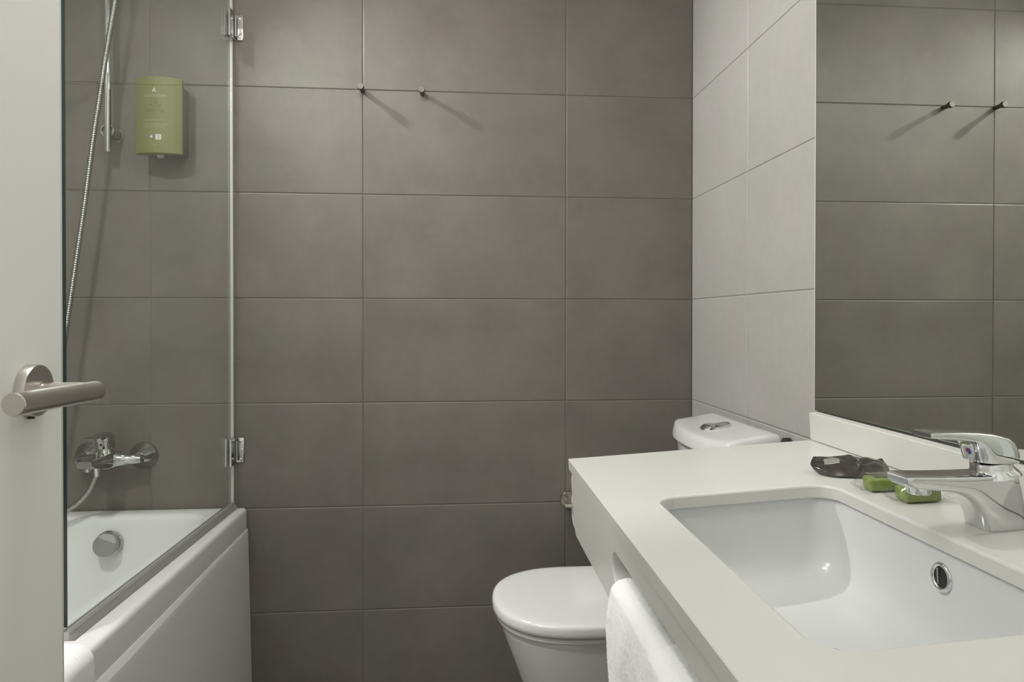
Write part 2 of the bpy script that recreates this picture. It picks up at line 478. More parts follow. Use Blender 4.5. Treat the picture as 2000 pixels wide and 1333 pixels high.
# bottom seal: extruded vinyl profile
bm = bmesh.new()
prof = [(-0.0055, 0.0), (-0.0055, 0.017), (-0.0035, 0.018), (-0.0035, 0.0135), (0.0035, 0.0135), (0.0035, 0.019), (0.0055, 0.018), (0.0058, 0.0105), (0.0058, 0.0)]
sgn = -1 if gn.x > 0 else 1
loft(bm, [[b_ + gn * (-sgn) * a + Vector((0, 0, RIM + 0.0008 + c)) for a, c in prof] for b_ in (GA + gd * 0.002, GB - gd * 0.0004)])
child_of(obj('bottom_seal', bm, 'seal', sm=30), scr)
bm = bmesh.new()
prof = [(0.0060, 0.0105), (0.0075, 0.0105), (0.0105, 0.0065), (0.0112, 0.0062), (0.0150, 0.0012), (0.0150, 0.0002), (0.0060, 0.0002)]
loft(bm, [[b_ + gn * (-sgn) * a + Vector((0, 0, RIM + 0.0008 + c)) for a, c in prof] for b_ in (GA + gd * 0.002, GB - gd * 0.0004)])
child_of(obj('drip_lip', bm, 'drip_and_notch_shade', sm=30), scr)

def hinge(zc, wall_dark):
    hg = child_of(empty('hinge', (GA.x, -0.02, zc)), scr)
    bpy.context.view_layer.update()
    # plate screwed to the wall, right of the glass
    child_of(obj('wall_plate', box(GA.x - 0.002, GA.x + 0.030, -0.0045, 0.0, zc - 0.036, zc + 0.036, 0.0015, 2), 'bath_chrome'), hg)
    for dz in (-0.026, 0.026):
        child_of(obj('screw', lathe((GA.x + 0.0205, -0.0044, zc + dz), (0, -1, 0), [(0, 0.0042), (0.0016, 0.0042), (0.0024, 0.003)], 16), 'satin'), hg)
    # two clamp plates on the two faces of the glass
    p, q = GA + gd * 0.009, GA + gd * 0.040
    for s in (1, -1):
        bm = strip(p, q, s * 0.0032, s * 0.0095, zc - 0.0395, zc + 0.0395)
        bmesh.ops.bevel(bm, geom=bm.edges[:], offset=0.0012, segments=1, affect='EDGES')
        child_of(obj('clamp_plate', bm, 'bath_chrome', sm=30), hg)
    # knuckle between wall plate and clamp
    child_of(obj('knuckle', lathe((GA.x + 0.010, -0.0095, zc - 0.028), (0, 0, 1), [(0, 0.0045), (0.056, 0.0045)], 20), 'bath_chrome'), hg)
    return hg
hinge(1.998, False)
hinge(0.782, True)

# ------------------------------------------------------------------ shower rail, handset and hose
shw = tag(empty('shower_rail', (-1.676, 0, 1.66)), 'chrome shower rail with handset and ribbed hose behind the glass', 'shower rail')
bpy.context.view_layer.update()
BX, BY = -1.6765, -0.055
child_of(obj('bar', lathe((BX, BY, 1.622), (0, 0, 1), [(0, 0.0082), (0.002, 0.0092), (0.558, 0.0092), (0.56, 0.0082)], 24), 'chrome'), shw)
for zc in (1.681, 2.135):
    br = child_of(obj('wall_bracket', lathe((BX - 0.001, 0.0, zc), (0.0, -1, 0.0), [(0, 0.0195), (0.004, 0.0195), (0.006, 0.0168), (0.0555, 0.0168), (0.056, 0.0150), (0.050, 0.0145)], 32), 'knob'), shw)
    child_of(obj('bracket_ring', lathe((BX - 0.001, -0.0550, zc), (0, -1, 0), [(0, 0.0172), (0.0028, 0.0176), (0.0038, 0.0166), (0.0038, 0.0150), (0.000, 0.0148)], 32, False, False), 'chrome'), br)
sl = child_of(obj('slider', lathe((BX, BY, 2.06), (0, 0, 1), [(0, 0.015), (0.002, 0.017), (0.034, 0.017), (0.036, 0.015)], 24), 'chrome'), shw)
bm = bmesh.new()
add_tube(bm, [(BX, BY - 0.012, 2.078), (BX + 0.012, -0.10, 2.10)], [0.013, 0.016], 20)
child_of(obj('handset_holder', bm, 'chrome'), shw)
bm = bmesh.new()
add_tube(bm, catmull([(-1.6345, -0.10, 2.045), (-1.630, -0.103, 2.09), (-1.625, -0.115, 2.15), (-1.62, -0.135, 2.19)], 6), [0.0105] * 10 + [0.012] * 9, 20)
add_lathe(bm, (-1.62, -0.128, 2.195), (0.05, -0.8, -0.6), [(0, 0.02), (0.008, 0.036), (0.02, 0.038), (0.024, 0.034)], 32)
child_of(obj('handset', bm, 'chrome'), shw)
hp = [(-1.6345, -0.1, 2.045), (-1.6349, -0.1, 2.0223), (-1.6511, -0.1, 1.9253), (-1.662, -0.1, 1.8561), (-1.6782, -0.1, 1.7454), (-1.6931, -0.1, 1.6486),
      (-1.7163, -0.1, 1.469), (-1.7366, -0.1, 1.3309), (-1.7528, -0.1, 1.2205), (-1.7645, -0.1, 1.1377), (-1.785, -0.1, 0.98), (-1.812, -0.1, 0.82),
      (-1.832, -0.1, 0.70), (-1.818, -0.1, 0.645), (-1.790, -0.1, 0.636), (-1.7658, -0.1, 0.6443), (-1.7394, -0.1, 0.6603), (-1.7102, -0.1, 0.6916), (-1.692, -0.1, 0.7287), (-1.688, -0.1, 0.745)]
base = catmull(hp, 14)
dist = [0.0]
for a, b in zip(base, base[1:]): dist.append(dist[-1] + (b - a).length)
pts, rad = [], []
pitch, tot, j = 0.0062, dist[-1], 0
k = 0
while True:
    s = k * pitch / 4
    if s >= tot: break
    while dist[j + 1] < s: j += 1
    f = (s - dist[j]) / max(1e-9, dist[j + 1] - dist[j])
    pts.append(base[j].lerp(base[j + 1], f)); rad.append((0.0058, 0.0068, 0.0072, 0.0068)[k % 4]); k += 1
bm = bmesh.new(); add_tube(bm, pts, rad, 10)
child_of(obj('hose', bm, 'hose', sm=70), shw)

# ------------------------------------------------------------------ bath mixer tap
FX1, FX2, FZ = -1.6055, -1.7555, 0.771
mix = tag(empty('bath_mixer_tap', (-1.68, 0, FZ)), 'chrome wall-mounted bath mixer tap above the tub', 'tap')
bpy.context.view_layer.update()
for fx in (FX1, FX2):
    child_of(obj('wall_flange', lathe((fx, 0, FZ), (0, -1, 0), [(0, 0.0385), (0.004, 0.0388), (0.010, 0.036), (0.032, 0.017), (0.036, 0.0145)], 40), 'bath_chrome'), mix)
MC = (FX1 + FX2) / 2
bm = bmesh.new()
# body: tapering bar between the two inlets, thick in the middle
rings = []
for x, ry, rz, dy in ((FX1 + 0.014, 0.012, 0.0105, -0.047), (FX1 + 0.012, 0.0135, 0.012, -0.047), (FX1 - 0.02, 0.0150, 0.0150, -0.050), (FX1 - 0.05, 0.0185, 0.0205, -0.056), (MC + 0.012, 0.024, 0.0255, -0.062),
                      (MC, 0.0250, 0.0265, -0.063), (MC - 0.012, 0.024, 0.0255, -0.062), (FX2 + 0.05, 0.0185, 0.0205, -0.056), (FX2 + 0.02, 0.0150, 0.0150, -0.050), (FX2 - 0.012, 0.0135, 0.012, -0.047), (FX2 - 0.014, 0.012, 0.0105, -0.047)):
    rings.append([Vector((x, dy + ry * math.cos(a), FZ - 0.002 + rz * math.sin(a))) for a in [2 * PI * i / 28 for i in range(28)]])
loft(bm, rings)
child_of(obj('mixer_body', bm, 'bath_chrome', sm=60), mix)
# spout toward the room, flattening to a square-ended tip
bm = bmesh.new()
rings = []
for y, w, h, z in ((-0.055, 0.023, 0.0215, FZ), (-0.085, 0.0235, 0.020, FZ), (-0.115, 0.0225, 0.0165, FZ + 0.003), (-0.150, 0.0215, 0.0135, FZ + 0.0065), (-0.176, 0.0205, 0.0115, FZ + 0.009), (-0.180, 0.0185, 0.0095, FZ + 0.009)):
    ring = []
    for i in range(32):
        a = 2 * PI * i / 32; ex = 0.55
        ca, sa = math.cos(a), math.sin(a)
        ring.append(Vector((MC + 0.001 + w * math.copysign(abs(ca) ** ex, ca), y, z + h * math.copysign(abs(sa) ** ex, sa))))
    rings.append(ring)
loft(bm, rings)
child_of(obj('spout', bm, 'bath_chrome', sm=50), mix)
child_of(obj('aerator', lathe((MC + 0.001, -0.160, FZ + 0.001), (0, 0, -1), [(0, 0.0115), (0.012, 0.0115), (0.013, 0.009)], 24), 'bath_chrome'), mix)
child_of(obj('diverter_knob', lathe((MC, -0.112, FZ + 0.017), (0, 0, 1), [(0, 0.0045), (0.010, 0.0045), (0.011, 0.0075), (0.014, 0.0078), (0.016, 0.006)], 20), 'bath_chrome'), mix)
child_of(obj('cartridge_collar', lathe((MC, -0.066, FZ + 0.018), (0, 0, 1), [(0, 0.0235), (0.006, 0.0225), (0.012, 0.019), (0.017, 0.019)], 32), 'bath_chrome'), mix)
# lever: cap plus flat paddle reaching forward
bm = bmesh.new()
rings = []
def sq(y0, y1, w, z0, z1, ex=0.6, nn=24):
    cy, ry, cz, rz = (y0 + y1) / 2, abs(y1 - y0) / 2, (z0 + z1) / 2, (z1 - z0) / 2
    return cy, ry, cz, rz
for (oy, oz), (iy, iz), w in (((-0.044, FZ + 0.034), (-0.088, FZ + 0.034), 0.0205), ((-0.043, FZ + 0.052), (-0.090, FZ + 0.050), 0.0205), ((-0.046, FZ + 0.068), (-0.092, FZ + 0.060), 0.020),
                              ((-0.058, FZ + 0.0765), (-0.096, FZ + 0.0655), 0.0195), ((-0.090, FZ + 0.0765), (-0.104, FZ + 0.0690), 0.0185), ((-0.125, FZ + 0.0755), (-0.125, FZ + 0.0700), 0.0165), ((-0.152, FZ + 0.0745), (-0.152, FZ + 0.0700), 0.0145), ((-0.1545, FZ + 0.0730), (-0.1545, FZ + 0.0710), 0.0125)):
    o_, i_ = Vector((0, oy, oz)), Vector((0, iy, iz)); c = (o_ + i_) / 2; a_ = (o_ - i_) / 2
    ring = []
    for i in range(28):
        t = 2 * PI * i / 28; ex = 0.6; ca, sa = math.cos(t), math.sin(t)
        p = c + a_ * math.copysign(abs(ca) ** ex, ca); p.x = MC + w * math.copysign(abs(sa) ** ex, sa)
        ring.append(p)
    rings.append(ring)
loft(bm, rings)
child_of(obj('lever', bm, 'bath_chrome', sm=50), mix)
child_of(obj('lever_mark', lathe((MC - 0.001, -0.0885, FZ + 0.046), (0, -1, 0), [(0, 0.0034), (0.0022, 0.0034)], 16), 'rubber'), mix)
child_of(obj('hose_connector', lathe((-1.688, -0.098, 0.7605), (0, 0, -1), [(0, 0.0125), (0.010, 0.0125), (0.0105, 0.0095), (0.026, 0.0085)], 20), 'satin'), mix)

# ------------------------------------------------------------------ soap dispenser
DSX, DW = -1.5332, 0.0620
dsp = tag(empty('soap_dispenser', (DSX, 0, 1.62)), 'olive green wall soap dispenser behind the glass', 'dispenser')
bpy.context.view_layer.update()
child_of(obj('back_box', box(DSX - 0.054, DSX + 0.054, -0.070, -0.0002, 1.622, 1.812, 0.004, 2), 'grey_plastic'), dsp)
def fy(x):                                    # front curve of the cover
    t = (x - DSX) / DW
    return -0.0935 + 0.020 * abs(t) ** 2.2
bm = bmesh.new()
ZB, ZT = 1.6135, 1.8235
xs = [DSX + DW * (-1 + 2 * i / 24) for i in range(25)]
def cov(z, ins=0.0):
    a = [Vector((DSX + (x - DSX) * (1 - ins / DW), fy(x) + ins, z)) for x in xs]
    b = [Vector((DSX + (x - DSX) * (1 - ins / DW), -0.064, z)) for x in (xs[-1], xs[0])]
    return a + b
loft(bm, [cov(ZB, 0.002), cov(ZB + 0.002), cov(ZT - 0.002), cov(ZT, 0.002)])
child_of(obj('front_cover', bm, 'green', sm=35), dsp)
child_of(obj('outlet', lathe((DSX + 0.002, -0.066, 1.615), (0, 0, -1), [(0, 0.011), (0.006, 0.010), (0.009, 0.007)], 20), 'seal'), dsp)

def wrap_front(me, cx, cz, lift=0.0005):
    for v in me.vertices:
        x, z = DSX + cx + v.co.x, cz + v.co.y
        v.co = Vector((x, fy(x) - lift, z))
    return me
def grid_patch(w, h, fn, nx=8, nz=8):
    """flat print shape from a triangle fan / polygon list in the plane (x right, y up)"""
    bm = bmesh.new()
    for poly in fn:
        bm.faces.new([bm.verts.new((x, y, 0)) for x, y in poly])
    me = bpy.data.meshes.new('print'); bm.to_mesh(me); bm.free()
    return me
def cir(cx, cy, r, a0=0, a1=360, n=20):
    return [(cx + r * math.cos(math.radians(a0 + (a1 - a0) * i / n)), cy + r * math.sin(math.radians(a0 + (a1 - a0) * i / n))) for i in range(n + (0 if a1 - a0 == 360 else 1))]
# emblem: sail over two waves
em = grid_patch(0, 0, [[(-0.0015, 0.0030), (0.0006, 0.0086), (0.0042, 0.0002), (0.0010, -0.0010)],
                       [(-0.0052, -0.0008), (-0.0022, 0.0026), (-0.0002, -0.0005), (-0.0022, -0.0040), (-0.0042, -0.0036)],
                       [(0.0004, -0.0012), (0.0040, -0.0012), (0.0062, -0.0042), (0.0018, -0.0042)]])
child_of(link('emblem', wrap_front(em, -0.0045, 1.7842), 'print_white'), dsp)
child_of(link('brand_text', wrap_front(text_mesh('ALGOTHERM', 0.0098), -0.0030, 1.7697), 'print_pale'), dsp)
leafs = []
for ang, ln, wd, ox, oy in ((90, 0.019, 0.0075, 0.002, 0.004), (150, 0.017, 0.007, -0.002, 0.0), (30, 0.015, 0.006, 0.005, -0.001), (205, 0.020, 0.007, -0.004, -0.006), (335, 0.019, 0.006, 0.008, -0.007), (265, 0.012, 0.004, -0.002, -0.006)):
    a = math.radians(ang); ca, sa = math.cos(a), math.sin(a)
    P = []
    for i in range(17):
        t = i / 8 if i <= 8 else (16 - i) / 8
        s = 1 if i <= 8 else -1
        l_ = ln * t; w_ = wd * math.sin(PI * min(1, t * 0.96 + 0.02)) * 0.5 * s
        P.append((ox + l_ * ca - w_ * sa, oy + l_ * sa + w_ * ca))
    leafs.append(P[:8] + P[8:16])
child_of(link('leaf_print', wrap_front(grid_patch(0, 0, leafs), -0.002, 1.740, 0.0004), 'green_dark'), dsp)
for s, z, sz in (('GEL CHEVEUX ET CORPS', 1.7030, 0.0048), ('GEL DOUCHE SHAMPOOING', 1.6925, 0.0050), ('HAIR AND BODY WASH', 1.6852, 0.0050)):
    child_of(link('small_text', wrap_front(text_mesh(s, sz), -0.0045, z), 'print_pale'), dsp)
child_of(link('round_mark', wrap_front(grid_patch(0, 0, [cir(0, 0, 0.0066)]), -0.0145, 1.6585, 0.0004), 'print_grey'), dsp)
child_of(link('round_mark_leaf', wrap_front(grid_patch(0, 0, [[(-0.0025, -0.002), (0.0040, 0.0052), (0.0066, -0.0026), (0.002, -0.0036)]]), -0.0145, 1.6585, 0.0006), 'print_white'), dsp)
child_of(link('square_mark', wrap_front(grid_patch(0, 0, [[(-0.0074, -0.0074), (0.0074, -0.0074), (0.0074, 0.0074), (-0.0074, 0.0074)]]), 0.0065, 1.6575, 0.0004), 'print_white'), dsp)
child_of(link('square_mark_figure', wrap_front(grid_patch(0, 0, [cir(0, 0.003, 0.0016, n=12), [(-0.0022, -0.005), (0.0022, -0.005), (0.001, 0.001), (-0.001, 0.001)]]), 0.0065, 1.6575, 0.0006), 'foil_print'), dsp)
child_of(link('volume_text', wrap_front(text_mesh('ml', 0.0065), -0.005, 1.6355), 'print_pale'), dsp)

# ------------------------------------------------------------------ wall hooks
def hook(x, z, tilt, label):
    o = empty('wall_hook', (x, 0, z))
    tag(o, label, 'hook', 'steel hooks on the back wall')
    d = Vector(tilt).normalized()
    a = obj('peg', lathe((0, 0.0, 0), d, [(0, 0.0068), (0.030, 0.0068), (0.031, 0.0098), (0.0415, 0.0098), (0.0428, 0.0088)], 28), 'nickel', o)
    return o
hook(-0.9905, 1.8290, (0, -1, 0.0), 'short steel wall hook at the tile corner, nearer the shower screen')
hook(-0.8165, 1.8245, (0, -1, 0.0), 'short steel wall hook in mid tile, farther from the shower screen')

# ------------------------------------------------------------------ toilet
TCY = -0.403
toi = tag(empty('toilet', (-0.33, TCY, FLOOR)), 'white close-coupled toilet with closed lid beside the vanity', 'toilet')
bpy.context.view_layer.update()
def dring(x_front, x_back, w, z, n=40, cy=TCY, ex=0.80):
    """D-shaped ring: round toward -x, straight toward +x"""
    xm = x_front + min(w * 1.12, (x_back - x_front) * 0.62)
    pts_ = []
    for i in range(n + 1):
        a = PI / 2 + PI * i / n
        ca, sa = math.cos(a), math.sin(a)
        pts_.append(Vector((xm + (xm - x_front) * math.copysign(abs(ca) ** ex, ca), cy + w * math.copysign(abs(sa) ** 0.88, sa), z)))
    for t in (0.25, 0.5, 0.75):
        pts_.append(Vector((xm + (x_back - xm) * t, cy - w, z)))
    rb = 0.03
    for cyy, a0 in ((cy - w + rb, -90), (cy + w - rb, 0)):
        for i in range(6):
            a = math.radians(a0 + 90 * i / 5)
            pts_.append(Vector((x_back - rb + rb * math.cos(a), cyy + rb * math.sin(a), z)))
    for t in (0.75, 0.5, 0.25):
        pts_.append(Vector((xm + (x_back - xm) * t, cy + w, z)))
    return pts_
LXF, LXB = -0.632, -0.195
bm = bmesh.new()
loft(bm, [dring(LXF + 0.004, LXB, 0.184, 0.4675), dring(LXF + 0.0005, LXB, 0.188, 0.4705), dring(LXF, LXB, 0.1885, 0.477), dring(LXF + 0.0008, LXB, 0.188, 0.4875),
          dring(LXF + 0.0035, LXB - 0.002, 0.186, 0.4925), dring(LXF + 0.009, LXB - 0.005, 0.1815, 0.4950), dring(LXF + 0.022, LXB - 0.012, 0.170, 0.4960), dring(LXF + 0.05, LXB - 0.04, 0.150, 0.4965), dring(LXF + 0.12, LXB - 0.1, 0.09, 0.4970)])
child_of(obj('lid', bm, 'plastic_white', sm=60), toi)
bm = bmesh.new()
loft(bm, [dring(LXF + 0.014, LXB, 0.176, 0.452), dring(LXF + 0.008, LXB, 0.1815, 0.455), dring(LXF + 0.008, LXB, 0.1815, 0.463), dring(LXF + 0.016, LXB, 0.175, 0.466)])
child_of(obj('seat', bm, 'plastic_white', sm=60), toi)
bm = bmesh.new()
BB = -0.06
loft(bm, [dring(LXF + 0.155, BB, 0.112, FLOOR), dring(LXF + 0.150, BB, 0.114, FLOOR + 0.03), dring(LXF + 0.125, BB, 0.122, 0.16), dring(LXF + 0.080, BB, 0.140, 0.27), dring(LXF + 0.042, BB, 0.160, 0.37),
          dring(LXF + 0.021, BB, 0.1715, 0.43), dring(LXF + 0.020, BB, 0.1725, 0.445), dring(LXF + 0.025, BB, 0.169, 0.4515)])
child_of(obj('bowl', bm, 'ceramic', sm=60), toi)
# cistern: bowed front
CY0, CY1 = -0.612, -0.236
def cis(xb, xc, bow, y0, y1, zb, zc, n=24):
    """ring: straight back at xb (height zb), front corners at xc (height zc), bowed out by bow"""
    cy, hw = (y0 + y1) / 2, (y1 - y0) / 2
    pts_ = []
    for i in range(n + 1):
        t = -1 + 2 * i / n
        x = xc - bow * (1 - abs(t) ** 2.3)
        z = zb + (zc - zb) * (x - xb) / (xc - xb)
        pts_.append(Vector((x, cy + hw * t, z)))
    for t in (0.25, 0.5, 0.75, 1.0):
        pts_.append(Vector((xc + (xb - xc) * t, y1, zc + (zb - zc) * t)))
    for t in (0.5,):
        pts_.append(Vector((xb, cy, zb)))
    for t in (1.0, 0.75, 0.5, 0.25):
        pts_.append(Vector((xc + (xb - xc) * t, y0, zc + (zb - zc) * t)))
    return pts_
bm = bmesh.new()
loft(bm, [cis(-0.020, -0.105, 0.022, CY0 + 0.04, CY1 - 0.04, 0.4518, 0.4518), cis(-0.020, -0.116, 0.026, CY0 + 0.022, CY1 - 0.022, 0.62, 0.62), cis(-0.020, -0.125, 0.030, CY0 + 0.006, CY1 - 0.006, 0.849, 0.8495)])
cst = child_of(obj('cistern', bm, 'ceramic', sm=50), toi)
bm = bmesh.new()
loft(bm, [cis(-0.0165, -0.129, 0.032, CY0 + 0.002, CY1 - 0.002, 0.8515, 0.8518), cis(-0.015, -0.1345, 0.034, CY0 - 0.003, CY1 + 0.003, 0.8555, 0.8565), cis(-0.015, -0.1345, 0.034, CY0 - 0.003, CY1 + 0.003, 0.864, 0.8640),
          cis(-0.016, -0.1325, 0.031, CY0, CY1, 0.892, 0.8790), cis(-0.018, -0.1300, 0.029, CY0 + 0.003, CY1 - 0.003, 0.9055, 0.8890), cis(-0.0225, -0.1240, 0.028, CY0 + 0.008, CY1 - 0.008, 0.9092, 0.8925),
          cis(-0.034, -0.1100, 0.026, CY0 + 0.022, CY1 - 0.022, 0.9085, 0.8960)])
child_of(obj('cistern_lid', bm, 'ceramic', sm=50), toi)
# flush button set in a shallow dish
FBx, FBy, FBz = -0.092, -0.428, 0.9022
tz = Vector((-0.16, 0, 1)).normalized()
d_, u_, v_ = axis_frame(tz)
def fb_ring(t, rx, ry, sx=0.0):
    return [Vector((FBx + sx + rx * math.cos(2 * PI * i / 36), FBy + ry * math.sin(2 * PI * i / 36), FBz + 0.16 * (sx + rx * math.cos(2 * PI * i / 36)) * 1.0 + t)) for i in range(36)]
bm = bmesh.new(); loft(bm, [fb_ring(-0.006, 0.036, 0.033), fb_ring(0.0012, 0.036, 0.033), fb_ring(0.0020, 0.034, 0.031), fb_ring(-0.0006, 0.0315, 0.029)])
fb = child_of(obj('flush_button', bm, 'chrome', sm=40), toi)
bm = bmesh.new(); loft(bm, [fb_ring(-0.003, 0.014, 0.0260, -0.0165), fb_ring(0.0030, 0.014, 0.0260, -0.0165), fb_ring(0.0055, 0.010, 0.020, -0.0165)])
child_of(obj('button_half', bm, 'chrome', sm=60), fb)
bm = bmesh.new(); loft(bm, [fb_ring(-0.003, 0.015, 0.0250, 0.0145), fb_ring(0.0010, 0.015, 0.0250, 0.0145), fb_ring(0.0016, 0.012, 0.021, 0.0145)])
child_of(obj('button_half', bm, 'satin', sm=60), fb)
child_of(obj('wall_buffer', lathe((-0.016, -0.6265, 0.8925), (1, 0, 0), [(0, 0.0125), (0.013, 0.0125), (0.0145, 0.011)], 24), 'rubber'), toi)

# ------------------------------------------------------------------ toilet paper holder and roll
tph = tag(empty('paper_holder', (-0.381, 0, 0.62)), 'brushed steel toilet paper holder on the back wall', 'paper holder')
bpy.context.view_layer.update()
child_of(obj('wall_rosette', lathe((-0.3805, 0, 0.6195), (0, -1, 0), [(0, 0.0255), (0.0075, 0.0255), (0.009, 0.0243)], 40), 'steel_dark'), tph)
child_of(obj('post', lathe((-0.3905, -0.008, 0.6215), (0, -1, -0.08), [(0, 0.0058), (0.060, 0.0058)], 20), 'steel'), tph)
child_of(obj('bar', lathe((-0.4030, -0.067, 0.6165), (1, 0, 0), [(0, 0.0065), (0.001, 0.0075), (0.145, 0.0075), (0.146, 0.0065)], 24), 'steel'), tph)
rol = tag(empty('toilet_roll', (-0.335, -0.067, 0.60)), 'white toilet roll on the steel holder, half hidden by the vanity', 'toilet roll')
bpy.context.view_layer.update()
bm = bmesh.new()
RC = (-0.3740, -0.067, 0.6055)
add_lathe(bm, RC, (1, 0, 0), [(0.001, 0.019), (0, 0.020), (0, 0.0525), (0.0015, 0.0535), (0.0985, 0.0535), (0.1, 0.0525), (0.1, 0.020), (0.099, 0.019)], 48, False, False)
child_of(obj('paper', bm, 'paper', sm=40, recalc=True), rol)
child_of(obj('core', lathe((RC[0] + 0.0005, RC[1], RC[2]), (1, 0, 0), [(0, 0.0185), (0, 0.0195), (0.099, 0.0195), (0.099, 0.0185)], 32, False, False), 'card'), rol)

# ------------------------------------------------------------------ vanity (the whole unit sags a little toward its front)
VM = Matrix.Translation((-0.02, -0.749, 0.9219)) @ Matrix.Rotation(-0.0113, 4, 'Z') @ Matrix.Rotation(-0.0633, 4, 'Y')
VD, VLEN = 0.4857, 1.14
SX0, SX1, SY0, SY1 = -0.4053, -0.1415, -0.800, -0.3215
ctr = tag(empty('vanity_countertop', matrix=VM), 'cream solid-surface vanity countertop with splashback and slotted front', 'countertop')
TH = 0.0185
K = 8
def ring_rect(x0, x1, y0, y1, z):
    """rectangle ring with the same vertex layout as rrect(k=K): corner points collapse along the sides"""
    out = []
    for (cx, cy), (ax, ay), (bx, by) in (((x1, y1), (0, -1), (-1, 0)), ((x0, y1), (1, 0), (0, -1)), ((x0, y0), (0, 1), (1, 0)), ((x1, y0), (-1, 0), (0, 1))):
        for i in range(K + 1):
            t = (i - K / 2) / (K / 2)
            d = abs(t) * 0.05
            px_, py_ = (cx + ax * d, cy + ay * d) if t < 0 else (cx + bx * d, cy + by * d)
            out.append(Vector((px_, py_, z)))
    return out
bm = bmesh.new()
e = 0.0012
o0 = ring_rect(-VD, 0, -VLEN, 0, -TH - 0.002)
o1 = ring_rect(-VD, 0, -VLEN, 0, -e)
o2 = ring_rect(-VD + e, 0, -VLEN + e, -e, 0)
o3 = ring_rect(-VD + 2 * e, -e, -VLEN + 2 * e, -2 * e, 0)
def sr(ins, z): return rrect(SX0 + ins, SX1 - ins, SY0 + ins, SY1 - ins, 0.033 - ins, z, K)
loft(bm, [sr(0, -TH), o0, o1, o2, o3, sr(-0.0045, 0), sr(-0.003, 0), sr(-0.0012, -0.0008), sr(0, -0.003), sr(0, -TH)], False, False)
bmesh.ops.remove_doubles(bm, verts=bm.verts, dist=1e-6)
obj('top_slab', bm, 'counter', ctr, sm=24)
# front apron with a stadium slot for towels
AX0, AX1 = -0.4832, -0.4582
AZT, AZB, AYF, AYN = -TH - 0.0021, -0.1425, -0.0045, -VLEN + 0.004
SZ0, SZ1, SYF, SYN = -0.1040, -0.0535, -0.362, -0.860
r = (SZ1 - SZ0) / 2; zc = (SZ0 + SZ1) / 2
def slot_loops(x, ins=0.0):
    inner, outer = [], []
    ns, na = 14, 14
    ya, yb = SYF - r, SYN + r
    rr_ = r + ins
    for i in range(ns):                                  # top, near -> far
        y = yb + (ya - yb) * i / ns
        inner.append((y, zc + rr_)); outer.append((y, AZT))
    for i in range(na):                                  # far arc
        a = PI / 2 - PI * i / na
        inner.append((ya + rr_ * math.cos(a), zc + rr_ * math.sin(a)))
        f = i / na
        if f < 0.3: q = (ya + (AYF - ya) * f / 0.3, AZT)
        elif f < 0.7: q = (AYF, AZT + (AZB - AZT) * (f - 0.3) / 0.4)
        else: q = (AYF + (ya - AYF) * (f - 0.7) / 0.3, AZB)
        outer.append(q)
    for i in range(ns):
        y = ya + (yb - ya) * i / ns
        inner.append((y, zc - rr_)); outer.append((y, AZB))
    for i in range(na):
        a = -PI / 2 - PI * i / na
        inner.append((yb + rr_ * math.cos(a), zc + rr_ * math.sin(a)))
        f = i / na
        if f < 0.3: q = (yb + (AYN - yb) * f / 0.3, AZB)
        elif f < 0.7: q = (AYN, AZB + (AZT - AZB) * (f - 0.3) / 0.4)
        else: q = (AYN + (yb - AYN) * (f - 0.7) / 0.3, AZT)
        outer.append(q)
    return [Vector((x, y, z)) for y, z in inner], [Vector((x, y, z)) for y, z in outer]
fi, fo = slot_loops(AX0); bi, bo = slot_loops(AX1); fi2, _ = slot_loops(AX0, 0.0015); fi3 = [Vector((AX0 + 0.0015, p.y, p.z)) for p in fi]
bm = bmesh.new()
loft(bm, [fi3, fi2, fo, bo, bi, fi3], False, False)
bmesh.ops.remove_doubles(bm, verts=bm.verts, dist=1e-6)
obj('front_apron', bm, 'counter', ctr, sm=40)
bm = box(-0.002, 0.0175, -VLEN, 0.0, 0.0009, 0.0545, 0.0012, 1)
obj('splashback', bm, 'counter', ctr, sm=30)
obj('wall_bracket', box(AX1 + 0.0005, 0.004, -0.205, -0.185, -0.10, -TH - 0.0022, 0.001, 1), 'plastic_white', ctr)
obj('wall_bracket', box(AX1 + 0.0005, 0.004, -0.99, -0.97, -0.10, -TH - 0.0022, 0.001, 1), 'plastic_white', ctr)

# undermounted basin
bas = tag(empty('washbasin', matrix=VM), 'white rectangular undermounted washbasin in the vanity', 'washbasin')
bm = bmesh.new()
def br_(ins, z, r_, iy=0.0): return rrect(SX0 - 0.004 + ins, SX1 + 0.004 - ins, SY0 - 0.004 + ins + iy, SY1 + 0.004 - ins, r_, z, K)
zt = -TH - 0.0005
inner = [br_(0, zt, 0.036), br_(0.0015, zt - 0.02, 0.036), br_(0.004, zt - 0.055, 0.036), br_(0.009, zt - 0.085, 0.038), br_(0.017, zt - 0.102, 0.042), br_(0.030, zt - 0.1125, 0.045), br_(0.055, zt - 0.1185, 0.05), br_(0.095, zt - 0.123, 0.03)]
outer = [br_(-0.012, zt, 0.045), br_(-0.006, zt - 0.10, 0.045), br_(0.03, zt - 0.135, 0.045)]
loft(bm, [outer[2], outer[1], outer[0]] + inner, True, True)
obj('bowl', bm, 'basin', bas, sm=60)
